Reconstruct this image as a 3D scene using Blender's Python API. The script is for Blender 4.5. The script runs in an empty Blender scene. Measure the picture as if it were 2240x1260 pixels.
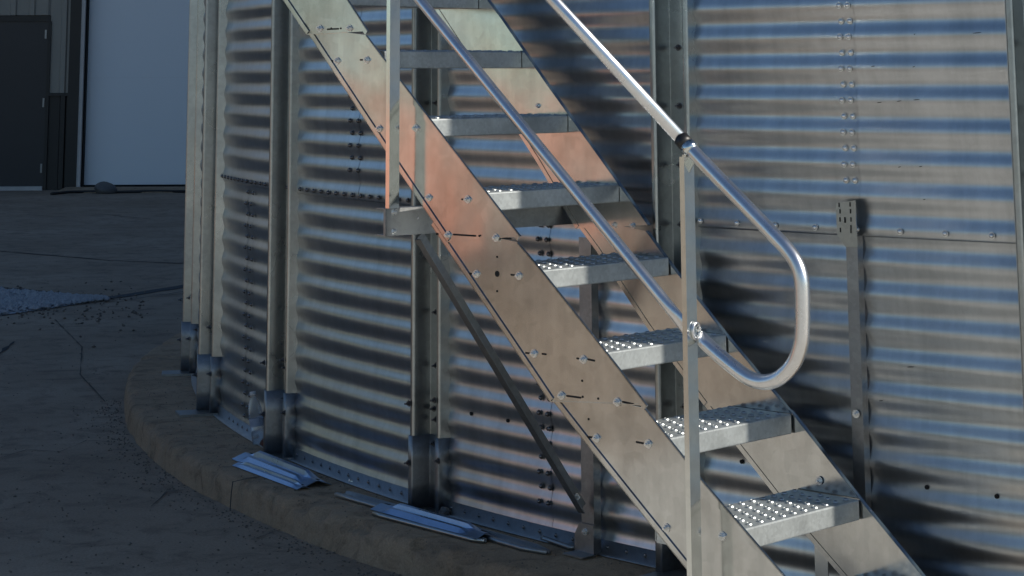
import bpy, bmesh, math, random
from mathutils import Vector, Matrix, noise
random.seed(7)
PI = math.pi
R_ = math.radians
scene = bpy.context.scene
COL = scene.collection
CAMZ = 1.78

# ------------------------------------------------------------------ camera
F, TH, RO, PPY = 4487.45, R_(10.047), R_(-.267), -632.941
cd = bpy.data.cameras.new('camera')
cd.sensor_width = 36; cd.lens = F / 2240 * 36
cd.shift_y = -(630 - PPY) / 2240
cd.clip_end = 3000; cd.clip_start = .05
cam = bpy.data.objects.new('camera', cd)
COL.objects.link(cam)
cam.matrix_world = Matrix.Translation((0, 0, CAMZ)) @ Matrix.Rotation(PI / 2 + TH, 4, 'X') @ Matrix.Rotation(RO, 4, 'Z')
scene.camera = cam

# ------------------------------------------------------------------ sky, sun, exposure
SUN_AZ = -23.8          # degrees from +X towards +Y, direction TO the sun
SUN_EL = 33
w = bpy.data.worlds.new('World'); scene.world = w; w.use_nodes = True
nt = w.node_tree
bg = nt.nodes['Background']; sk = nt.nodes.new('ShaderNodeTexSky')
sk.sky_type = 'NISHITA'; sk.sun_disc = False
sk.sun_elevation = R_(SUN_EL); sk.sun_rotation = R_(90 - SUN_AZ)
sk.altitude = 300; sk.air_density = 1.0; sk.dust_density = .3; sk.ozone_density = 1.5
tint = nt.nodes.new('ShaderNodeMix'); tint.data_type = 'RGBA'; tint.blend_type = 'MULTIPLY'; tint.inputs[0].default_value = 1
tint.inputs[7].default_value = (.88, 1.0, 1.09, 1)      # clear deep-blue sky
nt.links.new(sk.outputs[0], tint.inputs[6]); nt.links.new(tint.outputs[2], bg.inputs[0]); bg.inputs[1].default_value = .06
sd = bpy.data.lights.new('sun', 'SUN'); sd.energy = 4.5; sd.angle = R_(.5); sd.color = (1, .93, .82)
sun = bpy.data.objects.new('sun', sd); COL.objects.link(sun)
sv = Vector((math.cos(R_(SUN_AZ)) * math.cos(R_(SUN_EL)), math.sin(R_(SUN_AZ)) * math.cos(R_(SUN_EL)), math.sin(R_(SUN_EL))))
sun.rotation_euler = sv.to_track_quat('Z', 'Y').to_euler(); sun.location = (10, -5, 20)
vs = scene.view_settings
vs.view_transform = 'Standard'; vs.look = 'None'; vs.exposure = 0.56; vs.gamma = 1

# ------------------------------------------------------------------ measured geometry helpers
CX, CY, BR = 6.327, 13.166, 8.195                 # bin centre and radius
SA = R_(44.355)
U = Vector((-math.cos(SA), math.sin(SA), 0))      # uphill along the stair
V = Vector((-math.sin(SA), -math.cos(SA), 0))     # away from the bin
Z0 = CAMZ - 1.302
ORG = Vector((1.049, 6.676, Z0))
PADZ = CAMZ - 1.66

def ray(px, py):
    a = px - 1120; b = py - PPY; c, s = math.cos(RO), math.sin(RO)
    X = c * a + s * b; Y = -s * a + c * b
    r = X / F; u = -Y / F
    return Vector((r, math.cos(TH) - u * math.sin(TH), math.sin(TH) + u * math.cos(TH)))
def gz(px, py, z):
    d = ray(px, py); return d * ((z - CAMZ) / d.z) + Vector((0, 0, CAMZ))
def bz(px, py, Y=33.4):
    d = ray(px, py); return d * (Y / d.y) + Vector((0, 0, CAMZ))
def S(u, v, z):
    return ORG + U * u + V * v + Vector((0, 0, z))
def st(px, py, v):
    d = ray(px, py); o = Vector((0, 0, CAMZ))
    t = (V.dot(ORG) + v - V.dot(o)) / V.dot(d)
    P = o + d * t
    return ((P - ORG).dot(U), P.z - Z0)
def cyl(px, py, rad):
    d = ray(px, py); a = d.x**2 + d.y**2; b = d.x * CX + d.y * CY; c = CX**2 + CY**2 - rad * rad
    t = (b - math.sqrt(max(0, b * b - a * c))) / a; P = d * t
    return math.atan2(P.y - CY, P.x - CX), P.z + CAMZ
def CP(th, rad, z):                                # point on the bin: theta (radians), radius, height
    return Vector((CX + math.cos(th) * rad, CY + math.sin(th) * rad, z))

# ------------------------------------------------------------------ materials
def newmat(name):
    m = bpy.data.materials.new(name); m.use_nodes = True
    return m, m.node_tree, m.node_tree.nodes['Principled BSDF']
def N(nt, t, **k):
    n = nt.nodes.new(t)
    for a, b in k.items():
        if a in n.inputs: n.inputs[a].default_value = b
        else: setattr(n, a, b)
    return n
def ramp(nt, src, stops):
    r = nt.nodes.new('ShaderNodeValToRGB'); e = r.color_ramp.elements
    while len(e) < len(stops): e.new(.5)
    for i, (p, c) in enumerate(stops):
        e[i].position = p; e[i].color = (*c, 1) if len(c) == 3 else c
    nt.links.new(src, r.inputs[0]); return r
def galv(name, base=(.56, .57, .58), rough=(.22, .34), scale=9, spangle=.25, bump=.02, dirt=0, metallic=1.0, streak=0, warp=0):
    m, nt, b = newmat(name); L = nt.links
    tc = N(nt, 'ShaderNodeTexCoord')
    n1 = N(nt, 'ShaderNodeTexNoise', Scale=scale, Detail=6, Roughness=.6); L.new(tc.outputs['Object'], n1.inputs['Vector'])
    vo = N(nt, 'ShaderNodeTexVoronoi', Scale=scale * 9); L.new(tc.outputs['Object'], vo.inputs['Vector'])
    lo = tuple(c * (1 - spangle) for c in base); hi = tuple(min(1, c * (1 + spangle * .5)) for c in base)
    r1 = ramp(nt, n1.outputs['Fac'], [(.2, lo), (.8, hi)])
    mx = N(nt, 'ShaderNodeMix', data_type='RGBA', blend_type='MULTIPLY'); mx.inputs[0].default_value = spangle
    sp = N(nt, 'ShaderNodeSeparateColor'); L.new(vo.outputs['Color'], sp.inputs[0]); rv = ramp(nt, sp.outputs[0], [(0, (.45, .45, .45)), (1, (1, 1, 1))])
    L.new(r1.outputs[0], mx.inputs[6]); L.new(rv.outputs[0], mx.inputs[7])
    col = mx.outputs[2]
    if dirt:
        n3 = N(nt, 'ShaderNodeTexNoise', Scale=3.3, Detail=9, Roughness=.7); L.new(tc.outputs['Object'], n3.inputs['Vector'])
        r3 = ramp(nt, n3.outputs['Fac'], [(.45, (0, 0, 0)), (.75, (dirt, dirt, dirt))])
        m2 = N(nt, 'ShaderNodeMix', data_type='RGBA'); L.new(r3.outputs[0], m2.inputs[0])
        L.new(col, m2.inputs[6]); m2.inputs[7].default_value = (.22, .19, .15, 1); col = m2.outputs[2]
    if streak:                            # rain runs: noise stretched down the sheet, plus white oxidation blotches
        mp = N(nt, 'ShaderNodeMapping'); mp.inputs['Scale'].default_value = (11, 11, .7); L.new(tc.outputs['Object'], mp.inputs['Vector'])
        ns = N(nt, 'ShaderNodeTexNoise', Scale=1.3, Detail=7, Roughness=.65); L.new(mp.outputs[0], ns.inputs['Vector'])
        rs = ramp(nt, ns.outputs['Fac'], [(.3, (1 - streak,) * 3), (.6, (1, 1, 1))])
        ms = N(nt, 'ShaderNodeMix', data_type='RGBA', blend_type='MULTIPLY'); ms.inputs[0].default_value = 1
        L.new(col, ms.inputs[6]); L.new(rs.outputs[0], ms.inputs[7]); col = ms.outputs[2]
    L.new(col, b.inputs['Base Color'])
    b.inputs['Metallic'].default_value = metallic
    n2 = N(nt, 'ShaderNodeTexNoise', Scale=scale * .6, Detail=4); L.new(tc.outputs['Object'], n2.inputs['Vector'])
    mr = N(nt, 'ShaderNodeMapRange'); mr.inputs[1].default_value = .15; mr.inputs[2].default_value = .85
    mr.inputs[3].default_value = rough[0]; mr.inputs[4].default_value = rough[1]
    L.new(n2.outputs['Fac'], mr.inputs[0]); L.new(mr.outputs[0], b.inputs['Roughness'])
    bp = N(nt, 'ShaderNodeBump', Strength=bump, Distance=.02); L.new(n1.outputs['Fac'], bp.inputs['Height'])
    if warp:                              # sheet metal is never quite flat
        nw = N(nt, 'ShaderNodeTexNoise', Scale=2.3, Detail=2); L.new(tc.outputs['Object'], nw.inputs['Vector'])
        bw = N(nt, 'ShaderNodeBump', Strength=warp, Distance=.05); L.new(nw.outputs['Fac'], bw.inputs['Height']); L.new(bp.outputs[0], bw.inputs['Normal'])
        L.new(bw.outputs[0], b.inputs['Normal'])
    else: L.new(bp.outputs[0], b.inputs['Normal'])
    return m
def paint(name, c1, c2=None, rough=.5, scale=4, metallic=0, bump=0):
    m, nt, b = newmat(name); L = nt.links
    c2 = c2 or tuple(x * .8 for x in c1)
    tc = N(nt, 'ShaderNodeTexCoord')
    n1 = N(nt, 'ShaderNodeTexNoise', Scale=scale, Detail=8, Roughness=.65); L.new(tc.outputs['Object'], n1.inputs['Vector'])
    r1 = ramp(nt, n1.outputs['Fac'], [(.3, c1), (.72, c2)]); L.new(r1.outputs[0], b.inputs['Base Color'])
    b.inputs['Roughness'].default_value = rough; b.inputs['Metallic'].default_value = metallic
    if bump:
        bp = N(nt, 'ShaderNodeBump', Strength=bump, Distance=.01); L.new(n1.outputs['Fac'], bp.inputs['Height']); L.new(bp.outputs[0], b.inputs['Normal'])
    return m
def concrete(name, c1, c2, c3, s=1.0, bump=.35):
    m, nt, b = newmat(name); L = nt.links
    tc = N(nt, 'ShaderNodeTexCoord')
    n1 = N(nt, 'ShaderNodeTexNoise', Scale=.45 * s, Detail=9, Roughness=.62); L.new(tc.outputs['Object'], n1.inputs['Vector'])
    n2 = N(nt, 'ShaderNodeTexNoise', Scale=55 * s, Detail=5, Roughness=.7); L.new(tc.outputs['Object'], n2.inputs['Vector'])
    n3 = N(nt, 'ShaderNodeTexNoise', Scale=3.1 * s, Detail=8, Roughness=.7, Distortion=.8); L.new(tc.outputs['Object'], n3.inputs['Vector'])
    r1 = ramp(nt, n1.outputs['Fac'], [(.32, c1), (.68, c2)])
    r2 = ramp(nt, n2.outputs['Fac'], [(.3, (.72, .72, .72)), (.7, (1.15, 1.15, 1.15))])
    r3 = ramp(nt, n3.outputs['Fac'], [(.48, (0, 0, 0)), (.68, (.75, .75, .75))])
    m2 = N(nt, 'ShaderNodeMix', data_type='RGBA'); L.new(r3.outputs[0], m2.inputs[0]); L.new(r1.outputs[0], m2.inputs[6]); m2.inputs[7].default_value = (*c3, 1)
    mx = N(nt, 'ShaderNodeMix', data_type='RGBA', blend_type='MULTIPLY'); mx.inputs[0].default_value = 1
    L.new(m2.outputs[2], mx.inputs[6]); L.new(r2.outputs[0], mx.inputs[7]); L.new(mx.outputs[2], b.inputs['Base Color'])
    b.inputs['Roughness'].default_value = .9; b.inputs['Specular IOR Level'].default_value = .25
    bp = N(nt, 'ShaderNodeBump', Strength=bump, Distance=.01); L.new(n2.outputs['Fac'], bp.inputs['Height']); L.new(bp.outputs[0], b.inputs['Normal'])
    return m

M_SHEET = galv('galvanized corrugated sheet', (.525, .55, .575), (.27, .38), 5, .10, 0, streak=.17)
M_STIFF = galv('galvanized stiffener steel', (.40, .43, .44), (.22, .36), 6, .2, .02, dirt=.2)
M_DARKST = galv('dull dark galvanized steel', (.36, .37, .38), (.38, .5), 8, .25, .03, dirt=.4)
M_STR = galv('galvanized stringer steel', (.68, .70, .70), (.09, .23), 3, .20, .012, dirt=.4, streak=.15, warp=.10)
M_TREAD = galv('galvanized tread steel', (.56, .60, .61), (.33, .46), 11, .28, .03, metallic=.75)
M_TUBE = galv('aluminium tube', (.76, .77, .79), (.22, .34), 12, .1, .01)
M_POST = galv('galvanized post steel', (.72, .75, .74), (.12, .2), 5, .12, .012)
M_BOLT = galv('zinc bolt', (.82, .82, .80), (.22, .32), 30, .1, 0, metallic=.7)
M_BOLTD = galv('dull bolt', (.20, .20, .21), (.35, .45), 30, .2, 0)
M_STRAP = galv('new zinc strap', (.34, .44, .60), (.22, .36), 7, .15, .01)
M_SLOT = paint('dark slot opening', (.01, .01, .011), rough=.9)
M_BLACK = paint('black rubber', (.012, .012, .013), rough=.45)
M_YARD = concrete('yard concrete', (.30, .235, .175), (.43, .345, .265), (.18, .146, .115), 1.6, .7)
M_LOT = concrete('bounce lot gravel', (.44, .42, .375), (.52, .495, .445), (.35, .335, .30), 1, .5)  # for the added unseen ground that bounces warm light
M_PAD = concrete('pad concrete', (.34, .25, .17), (.45, .34, .235), (.15, .115, .08), 2.6, .8)
M_JOINT = paint('dark joint filler', (.02, .02, .022), (.03, .03, .03), .8)
M_TAN = paint('tan siding', (.34, .32, .28), (.30, .285, .25), .45, 1.2)
M_WAIN = paint('dark bronze siding', (.018, .018, .019), (.024, .023, .022), .45, 2)
M_DOOR = paint('charcoal door paint', (.030, .032, .040), (.026, .028, .034), .4, 2)
M_WHITE = paint('white overhead door paint', (.84, .91, .97), (.82, .89, .95), .4, .7)
M_TRIM = paint('pale trim', (.62, .60, .58), rough=.5)
M_RED = paint('salmon trailer paint', (.64, .29, .21), (.55, .24, .17), .45, 1.0)
M_ROCK = paint('grey stone', (.16, .155, .15), (.10, .10, .10), .9, 9, bump=.5)
M_GRAV = paint('pale crushed stone', (.42, .44, .47), (.25, .26, .28), .9, 20)
M_CRACK = paint('hairline crack', (.07, .06, .05), (.10, .085, .07), .95, 9)
M_GRIT = paint('grit', (.20, .17, .14), (.10, .09, .08), .95, 30)
M_RUST = paint('rusty red debris', (.10, .03, .02), (.04, .015, .012), .8, 40)
M_PAPER = paint('crumpled pale cup', (.5, .47, .45), (.38, .34, .33), .7, 30)

# ------------------------------------------------------------------ object helpers
def tag(o, label=None, cat=None, group=None, kind=None):
    if label: o['label'] = label
    if cat: o['category'] = cat
    if group: o['group'] = group
    if kind: o['kind'] = kind
    return o
def thing(name, loc, label, cat, group=None, kind=None):
    o = bpy.data.objects.new(name, None); COL.objects.link(o); o.location = loc; o.empty_display_size = .2
    return tag(o, label, cat, group, kind)
class MB:
    """collects shapes in world space"""
    def __init__(s): s.v = []; s.f = []; s.sm = []; s.mi = []; s.cur = 0
    def add(s, vs, fs, smooth=False):
        k = len(s.v); s.v += [Vector(x) for x in vs]
        s.f += [tuple(i + k for i in f) for f in fs]; s.sm += [smooth] * len(fs); s.mi += [s.cur] * len(fs)
        return s
    def hexa(s, p):                      # 8 corners: bottom 4 then top 4
        return s.add(p, [(0, 3, 2, 1), (4, 5, 6, 7), (0, 1, 5, 4), (1, 2, 6, 5), (2, 3, 7, 6), (3, 0, 4, 7)])
    def box(s, c, h, ax=None):
        ax = ax or (Vector((1, 0, 0)), Vector((0, 1, 0)), Vector((0, 0, 1)))
        c = Vector(c); a, b, d = [ax[i] * h[i] for i in range(3)]
        return s.hexa([c - a - b - d, c + a - b - d, c + a + b - d, c - a + b - d, c - a - b + d, c + a - b + d, c + a + b + d, c - a + b + d])
    def prism(s, poly, off):             # planar polygon + offset vector
        n = len(poly); off = Vector(off)
        vs = [Vector(p) for p in poly] + [Vector(p) + off for p in poly]
        fs = [tuple(range(n))[::-1], tuple(range(n, 2 * n))] + [(i, (i + 1) % n, (i + 1) % n + n, i + n) for i in range(n)]
        return s.add(vs, fs)
    def loft(s, rings, smooth=True, cap=True, closed=True):
        n = len(rings[0]); k = len(rings); vs = [p for r in rings for p in r]; fs = []
        for j in range(k - 1):
            for i in range(n if closed else n - 1):
                a = j * n + i; b = j * n + (i + 1) % n
                fs.append((a, b, b + n, a + n))
        s.add(vs, fs, smooth)
        if cap and closed:
            s.add(rings[0], [tuple(range(n))[::-1]]); s.add(rings[-1], [tuple(range(n))])
        return s
    def tube(s, pts, r, n=16, cap=True):
        pts = [Vector(p) for p in pts]; rings = []; up = None
        for i, p in enumerate(pts):
            t = (pts[min(i + 1, len(pts) - 1)] - pts[max(i - 1, 0)]).normalized()
            if up is None:
                up = Vector((0, 0, 1)) if abs(t.z) < .9 else Vector((1, 0, 0))
            a = (up - t * up.dot(t)).normalized(); b = t.cross(a); up = a
            rr = r[i] if isinstance(r, (list, tuple)) else r
            r1, r2 = rr if isinstance(rr, tuple) else (rr, rr)
            rings.append([p + a * math.cos(2 * PI * q / n) * r1 + b * math.sin(2 * PI * q / n) * r2 for q in range(n)])
        return s.loft(rings, True, cap)
    def strip(s, path, wdir, w0, thick=None, smooth=False):   # open ribbon
        pass
    def build(s, name, mat, parent=None, bevel=0, sol=0, origin=None):
        me = bpy.data.meshes.new(name)
        o = bpy.data.objects.new(name, me); COL.objects.link(o)
        base = Vector((0, 0, 0))
        if parent is not None:
            o.parent = parent; p = parent
            while p is not None: base += p.location; p = p.parent
        elif origin is not None:
            base = Vector(origin); o.location = base
        me.from_pydata([v - base for v in s.v], [], s.f)
        me.polygons.foreach_set('use_smooth', s.sm); me.polygons.foreach_set('material_index', s.mi); me.update()
        bm = bmesh.new(); bm.from_mesh(me); bmesh.ops.remove_doubles(bm, verts=bm.verts, dist=1e-5)
        bmesh.ops.recalc_face_normals(bm, faces=bm.faces)
        if bevel:
            es = [e for e in bm.edges if len(e.link_faces) == 2 and not (e.link_faces[0].smooth and e.link_faces[1].smooth) and e.calc_face_angle(0) > .6]
            bmesh.ops.bevel(bm, geom=es, offset=bevel, segments=2, profile=.5, affect='EDGES', clamp_overlap=True)
        bm.to_mesh(me); bm.free()
        for q in (mat if isinstance(mat, (list, tuple)) else [mat]): me.materials.append(q)
        if sol:
            md = o.modifiers.new('thickness', 'SOLIDIFY'); md.thickness = sol; md.offset = 0
        return o
def fillet(pts, rad, n=5):
    """round the corners of a 2D polyline"""
    out = [pts[0]]
    for i in range(1, len(pts) - 1):
        a, b, c = [Vector(p) for p in pts[i - 1:i + 2]]
        d1 = (a - b); d2 = (c - b); r = min(rad, d1.length * .45, d2.length * .45)
        p = b + d1.normalized() * r; q = b + d2.normalized() * r
        for k in range(n + 1):
            t = k / n; out.append(tuple(p * (1 - t)**2 + b * 2 * t * (1 - t) + q * t * t))
    out.append(pts[-1]); return out

# ================================================================== SETTING
m = MB()
m.add([(-900, -900, 0), (900, -900, 0), (900, 900, 0), (-900, 900, 0)], [(0, 1, 2, 3)])
tag(m.build('ground', M_YARD), kind='structure')
def ribbon(name, pts, w, z, mat, jit=.0):
    m = MB(); L = []
    for i, (x, y) in enumerate(pts):
        P = gz(x, y, 0); L.append(P)
    fine = []
    for a, b in zip(L, L[1:]):
        k = max(2, int((b - a).length / .12))
        for q in range(k): fine.append(a.lerp(b, q / k))
    fine.append(L[-1]); top = []
    for i, P in enumerate(fine):
        t = (fine[min(i + 1, len(fine) - 1)] - fine[max(i - 1, 0)]).normalized(); n = Vector((-t.y, t.x, 0))
        q = w * (1 + jit * random.uniform(-1, 1)); n2 = n * q * .5
        off = n * (random.uniform(-1, 1) * jit * w * .4)
        top.append((P + off - n2 + Vector((0, 0, z)), P + off + n2 + Vector((0, 0, z))))
    vs = [p for t in top for p in t]
    m.add(vs, [(2 * i, 2 * i + 2, 2 * i + 3, 2 * i + 1) for i in range(len(top) - 1)])
    return tag(m.build(name, mat), kind='structure')
ribbon('expansion_joint', [(-400, 520), (0, 550), (240, 570), (420, 578), (700, 592)], .035, .004, M_JOINT, .5)
ribbon('expansion_joint', [(200, 653), (255, 650), (420, 624), (700, 580)], .15, .004, M_YARD and paint('old asphalt filler', (.045, .05, .055), (.06, .062, .065), .9), .12)
ribbon('expansion_joint', [(-500, 600), (0, 630), (215, 652), (250, 655)], .05, .008, M_JOINT, .6)
ribbon('expansion_joint', [(225, 662), (300, 656), (420, 638), (700, 600)], .02, .012, M_JOINT, .5)
ribbon('pavement_crack', [(-60, 810), (0, 775), (20, 757), (30, 748)], .022, .004, M_JOINT, .9)
m = MB(); m.add([(-60, -80, .004), (60, -80, .004), (60, 7.0, .004), (-1.4, 6.9, .004), (-2.1, 7.2, .004), (-2.8, 7.2, .004), (-60, 7.2, .004)], [(0, 1, 2, 3, 4, 5)])  # unseen pale lot, added to brighten the bounce and the steel's reflections
tag(m.build('bounce_lot', M_LOT), kind='structure')
# gravel wedge: bed + individual stones as one uncountable mass
bed = [gz(x, y, 0) + Vector((0, 0, .006)) for x, y in [(-500, 606), (0, 633), (60, 636), (150, 648), (212, 656), (160, 668), (90, 679), (0, 692), (-500, 760)]]
m = MB(); m.add(bed, [tuple(range(len(bed)))]); tag(m.build('gravel_bed', M_GRAV), kind='structure')
m = MB()
for i in range(9500):
    px = random.uniform(-160, 235) if i < 5200 else random.uniform(-500, -160); lo = 633 + max(0, px) * .1; hi = 694 - max(0, px) * .155 + max(0, -px) * .13; lo -= max(0, -px) * .05
    if hi - lo < 2: hi = lo + 5
    P = gz(px, random.triangular(lo, hi), 0); s = random.uniform(.010, .032)
    q = [Vector((random.gauss(0, 1), random.gauss(0, 1), random.gauss(0, 1))).normalized() for _ in range(3)]
    c = P + Vector((0, 0, .008 + s * .4)); h = random.random() * PI
    a = Vector((math.cos(h), math.sin(h), random.uniform(-.3, .3))).normalized() * s; b = Vector((-math.sin(h), math.cos(h), 0)) * s * random.uniform(.6, 1); d = Vector((random.uniform(-.2, .2), 0, 1)) * s * .7
    m.add([c + a, c + b, c - a, c - b, c + d, c - d], [(0, 1, 4), (1, 2, 4), (2, 3, 4), (3, 0, 4), (1, 0, 5), (2, 1, 5), (3, 2, 5), (0, 3, 5)])
tag(m.build('gravel', M_GRAV), kind='stuff', label='pale crushed stone filling the wedge between slabs at left', cat='gravel')

m = MB()
def pebble(m, P, s):
    h = random.random() * PI; c = P + Vector((0, 0, s * .35))
    a = Vector((math.cos(h), math.sin(h), random.uniform(-.3, .3))).normalized() * s; b = Vector((-math.sin(h), math.cos(h), 0)) * s * random.uniform(.6, 1); d = Vector((random.uniform(-.2, .2), 0, 1)) * s * .6
    m.add([c + a, c + b, c - a, c - b, c + d, c - d], [(0, 1, 4), (1, 2, 4), (2, 3, 4), (3, 0, 4), (1, 0, 5), (2, 1, 5), (3, 2, 5), (0, 3, 5)])
for i in range(260):                       # strays around the gravel wedge
    px = random.uniform(-100, 330); pebble(m, gz(px, 664 + random.gauss(0, 22) + abs(random.gauss(0, 10)), 0), random.uniform(.006, .018))
for i in range(900):                       # grit collected along the foot of the pad
    th = R_(random.uniform(-172, -128)); pebble(m, CP(th, 8.60 + abs(random.gauss(0, .09)), 0), random.uniform(.002, .0075))
for i in range(700):                       # and on top of it
    th = R_(random.uniform(-172, -128)); pebble(m, CP(th, random.uniform(8.24, 8.55), PADZ), random.uniform(.0015, .005))
for i in range(1500): pebble(m, gz(random.uniform(-50, 1100), random.uniform(440, 1258), 0), random.uniform(.002, .007))
tag(m.build('grit', M_GRIT), kind='stuff', label='loose grit and small stones scattered over the paving', cat='grit')
for pts, w_ in (([(-20, 1010), (60, 985), (130, 990), (190, 965), (240, 968)], .006), ([(330, 1110), (365, 1078), (410, 1072)], .008), ([(560, 1180), (640, 1150), (700, 1148)], .006), ([(60, 470), (150, 476), (230, 470), (330, 480)], .02), ([(120, 700), (180, 760), (175, 820), (230, 880)], .006)):
    ribbon('pavement_crack', pts, w_, .0045, M_CRACK, .9)
# ------------------------------------------------------------------ concrete pad
m = MB(); rings = []
PADR = 8.58; nth = 1800
NOTCH = [(cyl(px, 1150, PADR)[0], d, w) for px, d, w in ((690, .045, .05), (770, .06, .10), (900, .03, .04), (350, .03, .05), (1010, .04, .06), (517, .02, .03))]
prof = [(-1.2, 0), (-.025, 0), (-.004, -.010), (.004, -.035), (.008, -.07), (.013, -.13)]
for j in range(nth + 1):
    th = R_(-210 + 180 * j / nth); row = []
    nx = Vector((th * 60, 0, 0)); e = (noise.noise(Vector((th * 9, 3, 0))) * .018 + noise.noise(Vector((th * 45, 5, 1))) * .008 + noise.noise(Vector((th * 160, 2, 1))) * .005 + noise.noise(Vector((th * 420, 2, 1))) * .003)
    chip = max(0, noise.noise(Vector((th * 38, 9, 2))) - .05) * .10 + max(0, noise.noise(Vector((th * 190, 4, 2))) - .2) * .03
    for pc, dp, wd in NOTCH: chip += dp * math.exp(-((th - pc) * PADR / wd)**2) * (1 + .5 * noise.noise(Vector((th * 200, 1, 1))))
    for k, (dr, dz) in enumerate(prof):
        rr = PADR + dr + (e if k else 0) - (chip if k in (1, 2) else 0)
        zz = PADZ + dz - (chip * .5 if k == 2 else 0)
        if k in (3, 4): rr += noise.noise(Vector((th * 300, k * 7, 1))) * .006 - chip * .3
        row.append(CP(th, rr, zz))
    rings.append(row)
m.loft(rings, True, False, False)
pad = tag(m.build('concrete_pad', M_PAD), kind='structure')
for px, w in ((517, .02), (1460, .02)):
    th, _ = cyl(px, 1075, PADR); mm = MB()
    for dth in (0,):
        P = [CP(th + (w * .3 if i % 2 else -w * .2) / PADR * .5, PADR + r, PADZ + z) for i, (r, z) in enumerate([(-.10, .003), (-.05, .003), (0.018, -.006), (.026, -.05), (.028, -.12)])]
        W = CP(th + w / PADR, PADR, 0) - CP(th, PADR, 0)
        for a, b in zip(P, P[1:]): mm.add([a, b, b + W * .6, a + W * .6], [(0, 1, 2, 3)])
    tag(mm.build('pad_crack', M_JOINT), kind='structure')

# ------------------------------------------------------------------ grain bin
PITCH = .1027; SH = 11 * PITCH; ZB = CAMZ - 1.63           # bottom bolt row; first ring seam at CAMZ-.5
bin_ = thing('grain_bin', (CX, CY, PADZ), 'huge round galvanized corrugated grain bin rising behind the stairs', 'grain bin')
def corr(z): return .0050 * math.cos(2 * PI * (z - (CAMZ - .5)) / PITCH)
def dent(th, z):
    return .0015 * noise.noise(Vector((th * BR * 1.6, z * 1.2, 3))) + .0007 * noise.noise(Vector((th * BR * 6, z * 9, 7)))
STEP = 360 / 19; ringseam = {0: -139.35, 1: -129.65, 2: -139.35}
for ring in (0, 1):
    z0 = ZB - .03 if ring == 0 else CAMZ - .5 - .022 + (ring - 1) * SH
    z1 = CAMZ - .5 + .02 + ring * SH - (0 if ring else 0) if ring == 0 else CAMZ - .5 + .02 + ring * SH
    for k in range(-3, 2):
        a0 = R_(ringseam[ring] + k * STEP); a1 = a0 + R_(STEP) + .035 / BR
        nz = int((z1 - z0) / PITCH * 14); na = 46; rows = []
        for j in range(nz + 1):
            z = z0 + (z1 - z0) * j / nz; row = []
            flat = 1.0
            if ring == 0 and z < ZB + .02: flat = max(0, (z - (ZB - .01)) / .03)
            for i in range(na + 1):
                th = a0 + (a1 - a0) * i / na
                lap = .0012 * (i / na) if True else 0
                row.append(CP(th, BR + corr(z) * flat + dent(th, z) + lap + ring * .0042, z))
            rows.append(row)
        m = MB(); m.loft(rows, True, False, False)
        if ring == 1:
            e = rows[0]; n_ = len(e); lo_ = [Vector((CX, CY, p.z - .0005)) + (p - Vector((CX, CY, p.z))) * (1 - .006 / BR) for p in e]
            m.add(list(e) + lo_, [(i, i + 1, i + 1 + n_, i + n_) for i in range(n_ - 1)])
        m.build('wall_sheet', M_SHEET, bin_)
# upper wall and far side, coarser
rows = []
zz = CAMZ - .5 + .02 + SH; EAVE = 21.4
def wallrows(a_lo, a_hi, z0, z1, na, nper, dr=0):
    rows = []; nz = max(4, int((z1 - z0) / PITCH * nper))
    for j in range(nz + 1):
        z = z0 + (z1 - z0) * j / nz
        rows.append([CP(a_lo + (a_hi - a_lo) * i / na, BR + corr(z) + dr, z) for i in range(na + 1)])
    return rows
m = MB(); m.loft(wallrows(0, 2 * PI, zz - .02, EAVE, 120, 6, .007), True, False, False)
lo = R_(ringseam[0] - 3 * STEP) ; hi = R_(ringseam[1] + 2 * STEP)
m.loft(wallrows(hi - R_(9), lo + 2 * PI + R_(9), ZB - .03, zz, 90, 6, -.003), True, False, False)
m.build('upper_wall', M_SHEET, bin_)
m = MB(); pk = Vector((CX, CY, EAVE + 4.2)); nn = 72
ring0 = [CP(2 * PI * i / nn, BR + .12, EAVE - .08) for i in range(nn)]
m.add(ring0 + [pk], [(i, (i + 1) % nn, nn) for i in range(nn)]); m.build('roof', M_STIFF, bin_)
# base angle ring
rows = []
for i in range(181):
    th = R_(-215 + i); rows.append([CP(th, BR + .035, PADZ + .004), CP(th, BR + .010, PADZ + .006), CP(th, BR + .004, PADZ + .05)])
m = MB(); m.loft(rows, True, False, False); m.build('base_angle', M_DARKST, bin_, sol=.004)

# hex bolt mesh, shared
def bolt_mesh(name, r, h, mat, washer=True, stud=0):
    m = MB()
    if washer: m.loft([[Vector((math.cos(a) * r * 1.5, math.sin(a) * r * 1.5, z)) for a in [2 * PI * i / 14 for i in range(14)]] for z in (0, h * .22)], False)
    z0 = h * .22 if washer else 0
    m.loft([[Vector((math.cos(a) * r, math.sin(a) * r, z)) for a in [PI / 3 * i + .3 for i in range(6)]] for z in (z0, h)], False)
    if stud: m.loft([[Vector((math.cos(a) * r * .48, math.sin(a) * r * .48, z)) for a in [2 * PI * i / 8 for i in range(8)]] for z in (h, h + stud)], True)
    o = m.build(name, mat); me = o.data; bpy.data.objects.remove(o); return me
def dome_mesh(name, r, h, mat):
    m = MB(); n = 12
    m.loft([[Vector((math.cos(a) * r * 1.25, math.sin(a) * r * 1.25, z)) for a in [2 * PI * i / n for i in range(n)]] for z in (0, h * .15)], False)
    m.loft([[Vector((math.cos(a) * r * math.cos(t), math.sin(a) * r * math.cos(t), h * .15 + h * .85 * math.sin(t))) for a in [2 * PI * i / n for i in range(n)]] for t in (0, .4, .8, 1.2, 1.5)], True)
    o = m.build(name, mat); me = o.data; bpy.data.objects.remove(o); return me
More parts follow.
